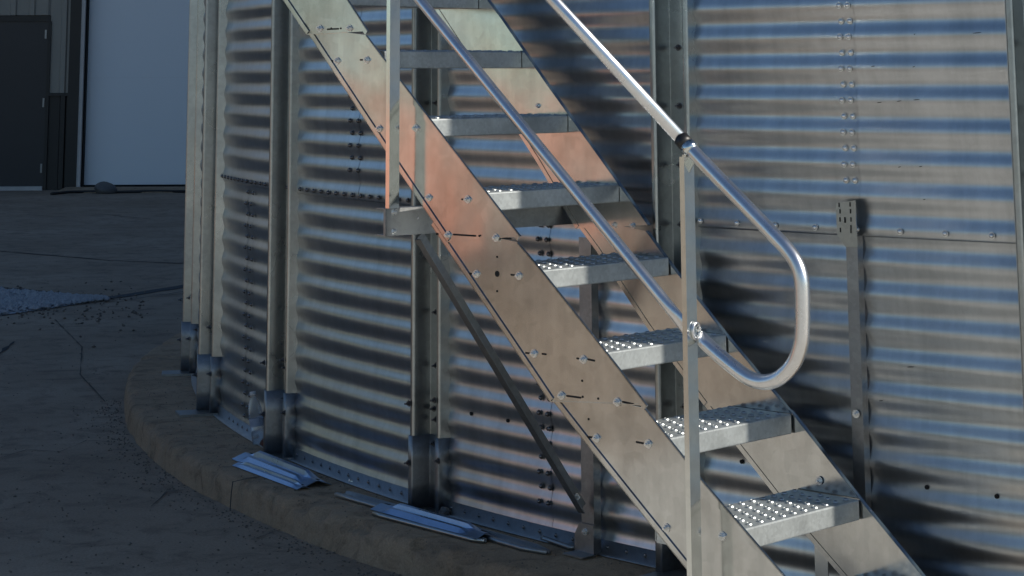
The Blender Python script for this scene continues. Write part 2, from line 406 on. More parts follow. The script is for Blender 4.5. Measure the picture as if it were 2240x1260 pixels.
BM_DOME = dome_mesh('bin bolt', .0085, .011, M_BOLT)
BM_DARK = dome_mesh('bin bolt dark', .0080, .011, M_BOLTD)
BM_HEX = bolt_mesh('hex bolt', .0086, .010, M_BOLT, True, .006)
BM_SM = bolt_mesh('small hex bolt', .008, .009, M_BOLTD, True, .012)
def place(me, P, n, parent, name='bolt', roll=0):
    o = bpy.data.objects.new(name, me); COL.objects.link(o)
    if parent is not None:
        base = Vector(); p = parent
        while p is not None: base += p.location; p = p.parent
        o.parent = parent; P = P - base
    o.matrix_local = Matrix.Translation(P) @ n.to_track_quat('Z', 'Y').to_matrix().to_4x4() @ Matrix.Rotation(roll, 4, 'Z')
    return o
binbolts = []
def bb(th, z, me=BM_DOME, d=0):
    P = CP(th, BR + corr(z) + .005 + d + dent(th, z), z); n = Vector((math.cos(th), math.sin(th), 0))
    binbolts.append(((P - Vector((0, 0, CAMZ))).length, P, n, me))
# vertical seams (two staggered columns, at every half corrugation)
def vseam(x1, x2, y, zlo, zhi, me, d, step=1):
    for col, x in enumerate((x1, x2)):
        th, _ = cyl(x, y, BR)
        k0 = int(math.ceil((zlo - (CAMZ - .5)) / (PITCH / 2))); k1 = int((zhi - (CAMZ - .5)) / (PITCH / 2))
        for k in range(k0, k1 + 1, step): bb(th, CAMZ - .5 + k * PITCH / 2, me, d)
vseam(1844, 1863, 150, CAMZ - .5 + PITCH, CAMZ + .36, BM_DOME, .003)
vseam(1184, 1203, 800, ZB + .06, CAMZ - .5 - .03, BM_DARK, .002)
vseam(772, 790, 300, CAMZ - .5 + .08, CAMZ + .06, BM_DARK, .003)
vseam(541, 552, 650, ZB + .05, CAMZ - .5 - .03, BM_DARK, .002, 1)
# ring seam and base rows
for th in [R_(-170 + i * .5475) for i in range(100)]:
    if not (-162 < math.degrees(th) < -123): continue
    P = CP(th, BR, CAMZ - .5)
    me = BM_DOME if math.degrees(th) > -136 else BM_DARK
    if math.degrees(th) < -144 or int(round((math.degrees(th) + 170) / .5475)) % 2 == 0: bb(th, CAMZ - .5, me, .004)
for i in range(60):
    th = R_(-160 + i * .62)
    if math.degrees(th) < -134: binbolts.append((9, CP(th, BR + .003, ZB - .002), Vector((math.cos(th), math.sin(th), 0)), BM_DARK if i % 3 else BM_DOME))
binbolts.sort(key=lambda b: b[0])
for d, P, n, me in binbolts[:98]: place(me, P, n, bin_)
m = MB()
for d, P, n, me in binbolts[98:]:
    mt = Matrix.Translation(P) @ n.to_track_quat('Z', 'Y').to_matrix().to_4x4()
    m.add([mt @ v.co for v in me.vertices], [tuple(p.vertices) for p in me.polygons], True)
if m.v: m.build('bolts', M_BOLTD, bin_)['kind'] = 'stuff'
# weathering scratches on the sheets are part of the sheet: small dark holes punched in it
for x, y in [(2027, 1066), (2180, 1086), (1030, 905), (1110, 920), (1198, 938), (1622, 1010)]:
    th, z = cyl(x, y, BR); n = Vector((math.cos(th), math.sin(th), 0))
    mm = MB(); c = CP(th, BR + corr(z) + .006, z); t = Vector((-math.sin(th), math.cos(th), 0)); up = Vector((0, 0, 1))
    mm.loft([[c + n * q + (t * math.cos(a) + up * math.sin(a)) * .007 for a in [2 * PI * i / 12 for i in range(12)]] for q in (-.01, .0)], False)
    mm.build('bolt_hole', M_SLOT, bin_)

for x, y, w_ in [(1913, 145, 5), (2002, 146, 3), (2004, 75, 2), (2008, 218, 8), (1927, 224, 6), (1970, 221, 6), (1971, 365, 4), (2017, 364, 4), (2025, 436, 3), (2140, 72, 10), (1995, 802, 8), (1930, 876, 5)]:
    th, z = cyl(x, y, BR); wd = w_ / 700; vs_ = []
    for q in (-1, -.3, .5, 1):
        for sgn in (-1, 1): vs_.append(CP(th + q * wd / BR, BR + corr(z) + dent(th, z) + .0055, z + sgn * .0016 * (1 - abs(q) * .7) + q * .001))
    mm = MB(); mm.add(vs_, [(0, 1, 3, 2), (2, 3, 5, 4), (4, 5, 7, 6)]); mm.build('scuff_mark', M_SLOT, bin_)
# stiffeners
STP = [(-.125, .010), (-.098, .010), (-.092, .086), (-.088, .092), (-.074, .092), (-.070, .086), (-.066, .012), (.012, .012), (.016, .038), (.021, .043), (.034, .043), (.038, .038), (.046, -.008)]
prof2 = fillet([(a, b) for a, b in STP], .004, 3)
SLEEVE = fillet([(-.099, .002), (-.0965, .0955), (-.0690, .0965), (-.0625, .0165), (.009, .0165), (.015, .047), (.039, .047), (.0485, -.004)], .004, 3)
def extr(profile, thc, z0, z1, n=2):
    rings = []
    for j in range(n + 1):
        z = z0 + (z1 - z0) * j / n; row = []
        for t, o in profile:
            th = thc + t / BR; row.append(CP(th, BR + o, z))
        rings.append(row)
    return rings
NST = 9.474
for k in range(0, 8):
    thc = R_(-124.8 - NST * k)
    if k == 3: thc = R_(-153.2)
    if k == 4: thc = R_(-162.3)
    m = MB(); m.loft(extr(prof2, thc, PADZ + .02, EAVE, 3), True, False, False)
    s = m.build('stiffener', M_STIFF, bin_, sol=.003)
    for p in s.data.polygons: p.use_smooth = False
    s['label'] = 'vertical folded steel stiffener bolted to the corrugated wall'
    if k < 0 or k > 5: continue
    m = MB(); m.loft(extr(SLEEVE, thc, PADZ + .012, CAMZ - 1.38, 3), True, False, False)
    sl = m.build('base_sleeve', M_DARKST, s, sol=.003)
    m = MB(); c = CP(thc - .02 / BR, BR + .09, PADZ + .006)
    ax = (Vector((-math.sin(thc), math.cos(thc), 0)), Vector((math.cos(thc), math.sin(thc), 0)), Vector((0, 0, 1)))
    m.box(c, (.075, .11, .006), ax); m.build('base_plate', M_DARKST, s)
    n = ax[1]
    for q in range(26 if k < 3 else 0):
        z = CAMZ - .52 - .8 + q * PITCH * .98
        if q % 2: continue
        place(BM_SM, CP(thc + (-.025) / BR, BR + .0135, z), n, s)
    for q, (t, o, z) in enumerate([(-.03, .02, .25), (-.03, .02, .38), (-.12, .012, .3), (.045, .05, .2), (.02, .051, .42), (-.085, .1, .18), (-.085, .1, .40)]):
        place(BM_SM, CP(thc + t / BR, BR + o, PADZ + z), n, s)

# ================================================================== STAIRCASE
stair = thing('staircase', S(0, .35, -.478), 'straight galvanized steel staircase with tubular handrail climbing beside the bin', 'staircase')
def Sv(u, v, z): return S(u, v, z)
def match(a, b):
    """resample two polylines to the same count"""
    def rs(pl, n):
        L = [0]
        for p, q in zip(pl, pl[1:]): L.append(L[-1] + (Vector(q) - Vector(p)).length)
        out = []
        for i in range(n):
            t = L[-1] * i / (n - 1); k = 0
            while k < len(L) - 2 and L[k + 1] < t: k += 1
            f = (t - L[k]) / (L[k + 1] - L[k]); out.append(tuple(Vector(pl[k]).lerp(Vector(pl[k + 1]), f)))
        return out
    n = max(len(a), len(b)) + 2
    return rs(a, n), rs(b, n)
def channel(top, bot, v0, v1, name, lip=.018, t=.0035, mat=None, edge=0):
    """C section: top/bot polylines (u,z) from uphill to downhill; web at v0, flanges reach v1"""
    top, bot = match(top, bot)
    sg = 1 if v1 > v0 else -1
    m = MB()
    def strip(A, B, off):      # A,B lists of points, thickness vector off
        vs = [p for i in range(len(A)) for p in (A[i], B[i], B[i] + off, A[i] + off)]
        fs = [(0, 1, 2, 3), tuple(4 * (len(A) - 1) + i for i in (3, 2, 1, 0))]
        for i in range(len(A) - 1):
            a = 4 * i; b = a + 4
            for q in range(4): fs.append((a + q, b + q, b + (q + 1) % 4, a + (q + 1) % 4))
        m.add(vs, fs)
    def P(pl, v, d=0):         # d shifts perpendicular (down-right) in plane
        out = []
        for i, (u, z) in enumerate(pl):
            a = Vector(pl[max(0, i - 1)]); b = Vector(pl[min(len(pl) - 1, i + 1)]); tt = (b - a).normalized(); nn = Vector((-tt.y, tt.x))
            out.append(S(u + nn.x * d, v, z + nn.y * d))
        return out
    # normal sign: going downhill (-u,-z): tt=(-,-) -> nn=(+,-): points to the bottom side
    strip(P(top, v0), P(bot, v0), V * (-sg * t))
    strip(P(top, v0), P(top, v1), (P(top, v0, t)[0] - P(top, v0)[0]))
    strip(P(bot, v0), P(bot, v1), (P(bot, v0, -t)[0] - P(bot, v0)[0]))
    a_, b_ = P(top, v0 + sg * .0006)[-1], P(bot, v0 + sg * .0006)[-1]; up_ = (P(top, v0)[-2] - P(top, v0)[-1]).normalized() * .0045
    m.prism([a_, b_, b_ + up_, a_ + up_], V * (.0022 if sg > 0 else .0))if sg > 0 else None   # sheared plate end
    if edge:                              # rolled edge bead on the visible face
        strip(P(bot, v0 + .006), P(bot, v0 + .006, -edge), V * -.003)
        strip(P(top, v0 + .004), P(top, v0 + .004, edge * .3), V * -.003)
    if lip:
        strip(P(top, v1), P(top, v1, lip), V * (-sg * t))
        strip(P(bot, v1), P(bot, v1, -lip), V * (-sg * t))
    return m.build(name, mat or M_STR, stair, bevel=0)
vn0, vn1 = .700, .7045
def N_(pl, v=vn1): return [st(x, y, v) for x, y in pl]
secs = [
    ([(1.479 + 1.2 * .72, 1.437 + 1.2 * .69)], None),
]
# near stringer sections (top line, bottom line), measured on the flange plane
def sec(top, bot, extU=0, extD=0):
    t = N_(top); b = N_(bot)
    def ext(pl, e, first):
        if not e: return pl
        a, c = (pl[0], pl[1]) if first else (pl[-1], pl[-2])
        d = (Vector(a) - Vector(c)).normalized() * e; p = (a[0] + d.x, a[1] + d.y)
        return [p] + pl if first else pl + [p]
    return ext(ext(t, extU, 1), extD, 0), ext(ext(b, extU, 1), extD, 0)
tA, bA = sec([(762, 0), (806, 68)], [(621, 0), (672, 76)], 1.0)
tB, bB = sec([(800, 77), (883, 187), (1060, 417), (1137, 517)], [(664, 58), (840, 326), (977, 530)])
tC, bC = sec([(1128, 530), (1173, 582), (1330, 780), (1412, 888)], [(940, 493), (1133, 780), (1200, 880)])
tD, bD = sec([(1405, 895), (1535, 1060), (1710, 1262)], [(1178, 845), (1330, 1040), (1500, 1252)])
def to_ground(pl, zg):
    a, c = Vector(pl[-1]), Vector(pl[-2]); d = a - c; k = (zg - a.y) / d.y
    return pl + [(a.x + d.x * k, zg)]
tD = to_ground(tD, -.472); bD = to_ground(bD, -.472)
channel(tA, bA, .7045, vn1 + .0045, 'stringer'); channel(tB, bB, .700, vn1, 'stringer')
channel(tC, bC, .6945, vn1 - .0055, 'stringer'); channel(tD, bD, .6890, vn1 - .011, 'stringer')
def F_(pl, v=0): return [st(x, y, v) for x, y in pl]
ft1 = F_([(1070, 0), (1143, 108), (1243, 250), (1355, 403), (1418, 492)]); fb1 = F_([(953, 17), (1013, 112), (1107, 243), (1195, 385), (1262, 500)])
ft2 = F_([(1412, 505), (1455, 565), (1588, 735), (1730, 905)]); fb2 = F_([(1247, 470), (1310, 555), (1415, 715), (1541, 887)])
ft3 = F_([(1726, 898), (1880, 1095), (2015, 1260)]); fb3 = F_([(1535, 880), (1604, 968), (1680, 1065), (1755, 1163), (1839, 1260)])
a = ft1[0]; ft1 = [(a[0] + .9, a[1] + .84)] + ft1; a = fb1[0]; fb1 = [(a[0] + .7, a[1] + .7)] + fb1
ft3 = to_ground(ft3, -.352); fb3 = to_ground(fb3, -.352)
for i, (t_, b_, v_) in enumerate(((ft1, fb1, 0), (ft2, fb2, -.0035), (ft3, fb3, -.007))):
    channel(t_, b_, v_, v_ - .014, 'stringer', lip=0, edge=.016)

# treads
TR = [(-.226, -.226), (-.018, .003), (.233, .229), (.49, .452), (.732, .686), (.953, .920), (1.194, 1.154), (1.423, 1.382), (1.648, 1.604), (1.89, 1.83), (2.13, 2.06)]
for k, (u, z) in enumerate(TR):
    m = MB(); v0, v1 = .006, .683; D = .245; t = .003; H = .058
    def bx(u0, u1, a, b, z0, z1): m.hexa([S(u0, a, z0), S(u1, a, z0), S(u1, b, z0), S(u0, b, z0), S(u0, a, z1), S(u1, a, z1), S(u1, b, z1), S(u0, b, z1)])
    pr = fillet([(u + .022, z - H), (u, z - H), (u, z), (u + D, z), (u + D, z - .05), (u + D - .02, z - .05)], .004, 3)
    m.loft([[S(a, v, b) for a, b in pr] for v in (v0, v1)], True, False, False)
    # raised traction buttons and drain holes: the tread's own pattern
    nu, nv = 5, 12
    for i in range(nu):
        for j in range(nv):
            uu = u + .026 + i * (D - .05) / (nu - 1); vv = v0 + .03 + (j + .5 * (i % 2)) * (v1 - v0 - .06) / (nv - .5)
            c = S(uu, vv, z + .0012); r = .0098
            m.cur = 0
            m.loft([[c + U * math.cos(a) * q + V * math.sin(a) * q + Vector((0, 0, h)) for a in [2 * PI * n_ / 10 for n_ in range(10)]] for q, h in [(r, 0), (r * .85, .0025), (r * .62, .0042)]], True, False)
            cc = c + Vector((0, 0, .0038)); m.cur = 1
            m.add([cc + U * math.cos(a) * .0045 + V * math.sin(a) * .0045 for a in [2 * PI * n_ / 8 for n_ in range(8)]], [tuple(range(8))])
    o = m.build('tread', [M_TREAD, M_SLOT], stair, sol=.0025)
    for p in o.data.polygons: p.use_smooth = False
    # end plates
    for v in (v0 + .001, v1 - .001):
        mm = MB(); mm.prism([S(u + .004, v, z - .004), S(u + D - .004, v, z - .004), S(u + D - .004, v, z - .055), S(u + .004, v, z - .055)], V * (.003 if v < .3 else -.003))
        mm.build('end_plate', M_TREAD, o)

# stringer bolts, holes and slots
def webv(y): return .7045 if y < 72 else .700 if y < 528 else .6945 if y < 893 else .689
def sbolt(x, y, v=None, slot=0, me=BM_HEX, nrm=V):
    if v is None: v = webv(y) + .0005
    u, z = st(x, y, v); place(me, S(u, v, z), nrm, stair, roll=random.random())
def sslot(x0, y0, x1, y1, v=None, r=.004):
    if v is None: v = webv(y0) + .0008
    a = Vector(st(x0, y0, v)); b = Vector(st(x1, y1, v)); m = MB(); d = (b - a)
    d = d.normalized() if d.length > 1e-6 else Vector((1, 0)); n = Vector((-d.y, d.x)); pts = []
    for k in range(7): q = PI / 2 + PI * k / 6; pts.append(a + (d * math.cos(q) + n * math.sin(q)) * r)
    for k in range(7): q = -PI / 2 + PI * k / 6; pts.append(b + (d * math.cos(q) + n * math.sin(q)) * r)
    m.add([S(p.x, v, p.y) for p in pts], [tuple(range(len(pts)))]); m.build('slot', M_SLOT, stair)
for x, y in [(738, 133), (803, 131), (830, 281), (910, 280), (938, 432), (1023, 436), (980, 514), (1085, 520), (1042, 599), (1135, 603), (1168, 773), (1276, 786), (1228, 865), (1350, 879), (1305, 958), (1418, 971), (1458, 1155), (1580, 1172), (700, 62), (765, 62)]:
    sbolt(x, y)
for a in [(992, 513, 1040, 516), (1095, 520, 1118, 522), (724, 133, 730, 133), (788, 131, 795, 131), (928, 432, 932, 432), (1010, 436, 1016, 436), (1020, 597, 1032, 599), (1118, 601, 1126, 602), (1150, 772, 1160, 773), (1186, 774, 1194, 775), (1262, 784, 1268, 785), (1286, 786, 1300, 789),
          (1240, 866, 1270, 870), (1362, 879, 1385, 884), (1281, 955, 1296, 957), (1392, 967, 1408, 970), (956, 512, 957, 512), (1051, 515, 1051, 515), (716, 64, 740, 63)]:
    sslot(*a, r=.0028)
for x, y in [(1048, 516), (1087, 562), (1049, 636), (1087, 637), (1274, 868), (1308, 872), (1273, 833), (1287, 917), (724, 62), (745, 62), (955, 512)]:
    sslot(x, y, x + .5, y, r=.0035)
sslot(1087, 599, 1087.5, 599, r=.0095)
for x, y in [(1178, 231), (1385, 492), (1792, 1051), (1345, 491)]: sbolt(x, y, .0005)
for a in [(1178, 291, 1184, 297), (1200, 320, 1207, 331), (1292, 359, 1294, 361), (1340, 489, 1341, 489), (1326, 484, 1326, 484)]: sslot(*a, v=.0008, r=.005)

# handrail posts (angle iron) on the near side
def post(px, py, z0, z1, name='handrail_post'):
    c = .782; m = MB(); t = .004; u = st(px, py, c)[0]
    m.prism([S(u, c, z0), S(u + .018, c, z0), S(u + .018, c - t, z0), S(u + t, c - t, z0), S(u + t, c - .045, z0), S(u, c - .045, z0)], Vector((0, 0, z1 - z0)))
    return m.build(name, M_POST, stair)
post2 = post(1503, 700, -.16, 1.062); post1 = post(852, 300, .863, 2.34)
for x, y in [(858, 250)]: pass
# rails
def railpts(pl, v=.752): return [st(x, y, v) for x, y in pl]
loop = railpts([(1400, 205), (1505, 320), (1570, 388), (1640, 460), (1700, 522), (1722, 546), (1740, 572), (1751, 602), (1755, 640), (1755, 720), (1751, 757), (1738, 792), (1715, 819), (1690, 833), (1662, 835), (1630, 822), (1580, 783), (1545, 752)])
def smoothpl(pl, n=8):
    P = [Vector(p) for p in pl]; out = []
    for i in range(len(P) - 1):
        p0 = P[max(0, i - 1)]; p1 = P[i]; p2 = P[i + 1]; p3 = P[min(len(P) - 1, i + 2)]
        for k in range(n):
            t = k / n
            out.append(.5 * ((2 * p1) + (p2 - p0) * t + (2 * p0 - 5 * p1 + 4 * p2 - p3) * t * t + (3 * p1 - p0 - 3 * p2 + p3) * t**3))
    out.append(P[-1]); return out
lp = smoothpl(loop[1:]); pts3 = [S(p.x, .752, p.y) for p in lp]
e1 = st(1524, 736, .752); e0 = loop[-1]
tail = [S(e0[0] + (e1[0] - e0[0]) * f, .752 - .012 * f, e0[1] + (e1[1] - e0[1]) * f) for f in (.3, .6, .85, 1)]
m = MB(); rad = [.0212] * len(pts3) + [(.0212, .019), (.022, .015), (.021, .009), (.017, .005)]
m.tube(pts3 + tail, rad, 20)
ec = st(1517, 724, .752); cen = S(ec[0] - .006, .747, ec[1]); rr = []
for a in range(25):                                   # flattened eyelet bolted to the post
    q = 2 * PI * a / 24; dr_ = V * math.cos(q) * .75 + Vector((0, 0, 1)) * math.sin(q)
    rr.append([cen + dr_ * (.0215 + .006 * math.cos(b)) - U * .005 * math.sin(b) for b in [2 * PI * k / 8 for k in range(8)]])
m.loft(rr, True, False)
rail = m.build('handrail', M_TUBE, stair)
a0 = Vector(loop[1]); a1 = Vector(st(1210, 0, .752)); d = (a1 - a0).normalized()
far_ = a0 + d * 2.3
m = MB(); m.tube([S(p.x, .752, p.y) for p in (far_, a0.lerp(far_, .5), a0 + d * .01)], .0195, 20); m.build('handrail', M_TUBE, stair)
m = MB(); m.tube([S((a0 + d * q).x, .752, (a0 + d * q).y) for q in (.034, .004)], .0235, 20); m.build('black_coupler', M_BLACK, rail)
m = MB(); m.tube([S((a0 + d * q).x, .752, (a0 + d * q).y) for q in (.003, -.022)], .0245, 20); m.build('clamp_collar', M_POST, rail)
mr = railpts([(915, 0), (1190, 337), (1496, 716)]); a0 = Vector(mr[2]); d = (Vector(mr[0]) - a0).normalized()
m = MB(); pp = [a0 + d * q for q in (2.6, 1.4, .12, .08, .04, 0, -.03)]
m.tube([S(p.x, .745, p.y) for p in pp], [.0178, .0178, .0178, (.0178, .016), (.020, .010), (.023, .005), (.023, .004)], 18); mid = m.build('mid_rail', M_TUBE, stair)
# gusset under the top rail at the post, bolts at the rail ends
g = [st(x, y, .757) for x, y in [(1494, 338), (1524, 342), (1522, 352), (1500, 395), (1493, 395)]]
m = MB(); m.prism([S(a, .757, b) for a, b in g], V * .004); m.build('gusset', M_POST, post2)
place(BM_HEX, S(*[st(1519, 722, .735)[0], .735, st(1519, 722, .735)[1]]), -U, post2)

# support bracket: arm under the tread, wall leg, brace
u0 = 1.300
m = MB()
def arm(m, v0, v1, ua, ub, z0, z1):
    t = .004
    for (za, zb, du0, du1) in ((z0, z1, 0, t), (z0, z0 + t, t, .05), (z1 - t, z1, t, .05)):
        m.hexa([S(ua + du0, v0, za), S(ua + du1, v0, za), S(ub + du1, v1, za), S(ub + du0, v1, za), S(ua + du0, v0, zb), S(ua + du1, v0, zb), S(ub + du1, v1, zb), S(ub + du0, v1, zb)])
arm(m, .776, -.12, u0 + .006, 1.21, .772, .862)
m.hexa([S(1.302, .777, .772), S(1.312, .777, .772), S(1.312, .783, .772), S(1.302, .783, .772), S(1.302, .777, .862), S(1.312, .777, .862), S(1.312, .783, .862), S(1.302, .783, .862)])
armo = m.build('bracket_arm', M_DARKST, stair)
# end plate closing the arm, faces the viewer
for x, y in [(861, 463), (908, 477), (861, 506)]: 
    p = st(x, y, .79)
    P = Vector((0, 0, CAMZ)) ; d = ray(x, y); n = -U
    # bolts on the down-stair face of the arm
    pl = S(u0 + .005, .7, .8); tt = (pl - P).dot(n) / d.dot(n); place(BM_HEX, P + d * tt, n, armo)
P = Vector((0, 0, CAMZ)); n = -U; pl = S(u0 + .0045, .7, .8)
q = [P + ray(x, y) * ((pl - P).dot(n) / ray(x, y).dot(n)) for x, y in [(866, 469), (935, 466), (935, 473), (866, 479)]]
m = MB(); m.prism(q, n * .002); m.build('slot_strap', M_POST, armo)
th1, _ = cyl(1281, 900, BR + .05)
def wall_leg(th, z0, z1, w, name='wall_leg', mat=M_DARKST, o=.045):
    m = MB(); t = .004
    T = Vector((-math.sin(th), math.cos(th), 0)); n = Vector((math.cos(th), math.sin(th), 0)); B = CP(th, BR + o, z0)
    m.prism([B - T * w / 2, B + T * w / 2, B + T * w / 2 - n * .035, B + T * (w / 2 - t) - n * .035, B + T * (w / 2 - t) - n * t, B - T * w / 2 - n * t], Vector((0, 0, z1 - z0)))
    return m.build(name, mat, stair)
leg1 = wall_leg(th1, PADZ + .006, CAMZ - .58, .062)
m = MB(); T = Vector((-math.sin(th1), math.cos(th1), 0)); nn_ = Vector((math.cos(th1), math.sin(th1), 0)); B = CP(th1, BR + .052, PADZ + .004)
m.prism([B - T * .055, B + T * .04, B + T * .04 + Vector((0, 0, .10)), B - T * .03 + Vector((0, 0, .10)), B - T * .055 + Vector((0, 0, .06))], nn_ * .005)
m.prism([B - T * .05, B + T * .05, B + T * .05 + nn_ * .07, B - T * .05 + nn_ * .07], Vector((0, 0, .005)))
m.build('foot_plate', M_DARKST, leg1); place(BM_HEX, B + nn_ * .006 + Vector((0, 0, .075)), nn_, leg1)
# diagonal brace
A_ = S(1.315, .62, .765); B_ = CP(th1, BR + .075, PADZ + .16)
dd = (B_ - A_).normalized(); side = U.copy(); perp = dd.cross(side).normalized()
m = MB(); m.prism([A_ - perp * .022, A_ + perp * .022, A_ + perp * .022 - U * .004, A_ - perp * .018 - U * .004, A_ - perp * .018 - U * .03, A_ - perp * .022 - U * .03], B_ - A_)
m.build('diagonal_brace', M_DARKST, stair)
place(BM_HEX, B_ - dd * .05 - U * .006, -U, stair)
# second wall bracket, bolted to the bin wall
th2, _ = cyl(1868, 800, BR + .05)
_, z2t = cyl(1850, 515, BR + .05); _, z2a = cyl(1850, 440, BR + .05)
leg2 = wall_leg(th2, PADZ + .006, z2t, .042, mat=M_DARKST, o=.040)
T = Vector((-math.sin(th2), math.cos(th2), 0)); n2 = Vector((math.cos(th2), math.sin(th2), 0)); B = CP(th2, BR + .042, 0)
def TP(x, y):
    th, z = cyl(x, y, BR + .042); return CP(th, BR + .042, z)
m = MB(); m.prism([TP(1829, 445), TP(1872, 438), TP(1877, 540), TP(1851, 540), TP(1833, 514)], n2 * .004)
hd = m.build('head_plate', M_STIFF, leg2)
for x, y in [(1837, 448), (1861, 447), (1839, 462), (1862, 462), (1839, 480), (1863, 480), (1840, 503), (1863, 505), (1863, 497)]:
    c = TP(x, y) + n2 * .005; m = MB(); m.add([c + T * a * .0022 + Vector((0, 0, b * .007)) for a, b in [(-1, -1), (1, -1), (1, 1), (-1, 1)]], [(0, 1, 2, 3)]); m.build('slot', M_SLOT, hd)
c = TP(1850, 481) + n2 * .005; m = MB(); m.add([c + T * a * .003 + Vector((0, 0, b * .009)) for a, b in [(-1, -1), (1, -1), (1, 1), (-1, 1)]], [(0, 1, 2, 3)]); m.build('slot', M_SLOT, hd)
place(BM_HEX, TP(1874, 905) + n2 * .003, n2, leg2)
# short lower support leg behind the far stringer
pa = st(1781, 1178, -.03); m = MB(); c = -.03
zt = pa[1] + .05
for du, dv in (((0, .05), (0, -.004)), ((0, .004), (-.004, -.045))):
    m.hexa([S(pa[0] - du[1], c + dv[0], -.355), S(pa[0] - du[0], c + dv[0], -.355), S(pa[0] - du[0], c + dv[1], -.355), S(pa[0] - du[1], c + dv[1], -.355),
            S(pa[0] - du[1], c + dv[0], zt - .04), S(pa[0] - du[0], c + dv[0], zt), S(pa[0] - du[0], c + dv[1], zt), S(pa[0] - du[1], c + dv[1], zt - .04)])
m.build('support_leg', M_POST, stair)

# ================================================================== LOOSE PARTS ON THE PAD
def hat_brace(P0, P1, width, h, name, label, mat, tilt=0, ends=.07, z=.004, group=None):
    """folded strap: two ridges with flattened slotted ends"""
    P0 = Vector(P0); P1 = Vector(P1); P0.z = P1.z = 0; d = (P1 - P0); L = d.length; d.normalize(); n = Vector((-d.y, d.x, 0))
    m = MB(); rows = []
    ns = 24
    for j in range(ns + 1):
        s = L * j / ns; f = min(1, max(0, (s - ends) / .05)) * min(1, max(0, (L - ends - s) / .05)); f = f * f * (3 - 2 * f)
        row = []
        for x, hh in ((-.5, 0), (-.33, .56), (-.24, .62), (-.13, .36), (-.04, .42), (.02, .92), (.13, 1.0), (.2, .84), (.5, 0)):
            x *= width * (1 - .08 * f); fl = .5 * (1 - abs(x / width) * 2)
            row.append(P0 + d * s + n * x + Vector((0, 0, PADZ + z + h * (hh * f + fl * (1 - f)) + tilt * x)))
        rows.append(row)
    m.loft(rows, False, False, False)
    o = m.build(name, mat, None, origin=(P0 + P1) / 2 + Vector((0, 0, PADZ)), sol=.0025); tag(o, label, 'metal brace', group)
    for s in (.03, L - .03):
        mm = MB(); c = P0 + d * s + Vector((0, 0, PADZ + z + h * .45 + .004)); c += n * width * .12; c.z -= h * .08
        mm.add([c + d * a * .016 + n * b * .0055 + Vector((0, 0, tilt * width * .12)) for a, b in [(-1, -1), (1, -1), (1, 1), (-1, 1)]], [(0, 1, 2, 3)]); mm.build('slot', M_SLOT, o)
    return o
G = 'loose galvanized braces lying on the pad'
hat_brace(gz(537, 1003, PADZ), gz(694, 1066, PADZ), .13, .045, 'loose_brace', 'short ridged zinc brace lying uppermost on the pad below the bottle', M_STRAP, group=G)
hat_brace(gz(522, 1019, PADZ), gz(664, 1072, PADZ), .06, .022, 'loose_brace', 'narrow zinc brace poking out along the pad edge beside the upper ridged brace', M_STRAP, ends=.02, group=G)
hat_brace(gz(833, 1107, PADZ + .02), gz(1064, 1172, PADZ + .02), .10, .032, 'loose_brace', 'blue-sheened ridged brace lying across the long strap below the bin column', M_STRAP, group=G, z=.014)
def strap(p0, p1, w, z, label, mat=M_DARKST):
    a = gz(*p0, PADZ); b = gz(*p1, PADZ); d = (b - a).normalized(); n = Vector((-d.y, d.x, 0)); m = MB(); rows = []
    prof = [(-.5, 0), (-.46, .012), (-.3, .013), (-.2, .004), (.2, .004), (.3, .013), (.46, .012), (.5, 0)]
    L = (b - a).length
    for j in range(13):
        s = j / 12; k = 1 - max(0, (s - .94) / .06) * .75
        rows.append([a.lerp(b, s) + n * q * w * k + Vector((0, 0, z + h)) for q, h in prof])
    m.loft(rows, True, False, False); o = m.build('flat_strap', mat, None, origin=(a + b) / 2, sol=.003); tag(o, label, 'metal strap', 'loose galvanized straps lying on the pad')
strap((748, 1085), (1200, 1215), .075, .003, 'longest dark steel strap lying on the pad under a ridged brace')
strap((825, 1128), (1062, 1190), .05, .003, 'shorter blue-grey strap lying at the pad edge in front of the longest strap', M_STIFF)
strap((1195, 1182), (1262, 1205), .05, .004, 'short dark strap end lying beside the foot of the brace leg')

# bottle, debris, nut
m, ntb, b = newmat('clear plastic'); b.inputs['Base Color'].default_value = (.85, .9, .95, 1); b.inputs['Roughness'].default_value = .12
b.inputs['Transmission Weight'].default_value = .85; b.inputs['IOR'].default_value = 1.25; b.inputs['Alpha'].default_value = .8
M_PLAS = m
P = gz(568, 972, PADZ); base = Vector((P.x, P.y, PADZ))
bt = thing('plastic_bottle', base, 'clear crumpled plastic bottle standing against the foot of a bin column', 'bottle')
prof = [(.0, .001), (.029, .001), (.032, .01), (.032, .05), (.029, .06), (.032, .075), (.032, .12), (.030, .135), (.031, .15), (.024, .178), (.013, .198), (.012, .205)]
m = MB(); ax = Vector((-.16, .02, 1)).normalized(); sx = ax.cross(Vector((0, 1, 0))).normalized(); sy = ax.cross(sx)
m.loft([[base + ax * z * 1.05 + (sx * math.cos(a) + sy * math.sin(a)) * r * (1 + .12 * noise.noise(Vector((a * 2, z * 40, 0)))) for a in [2 * PI * i / 20 for i in range(20)]] for r, z in prof], True, False)
m.build('bottle_body', M_PLAS, bt)
m = MB(); m.tube([base + ax * 1.05 * z for z in (.203, .222)], .0145, 14); m.build('cap', M_TRIM, bt)
m = MB(); m.loft([[base + ax * z * 1.05 + (sx * math.cos(a) + sy * math.sin(a)) * .0335 for a in [2 * PI * i / 20 for i in range(20)]] for z in (.078, .112)], True, False); m.build('paper_label', paint('faded label', (.35, .4, .5), (.2, .25, .35), .6, 40), bt)
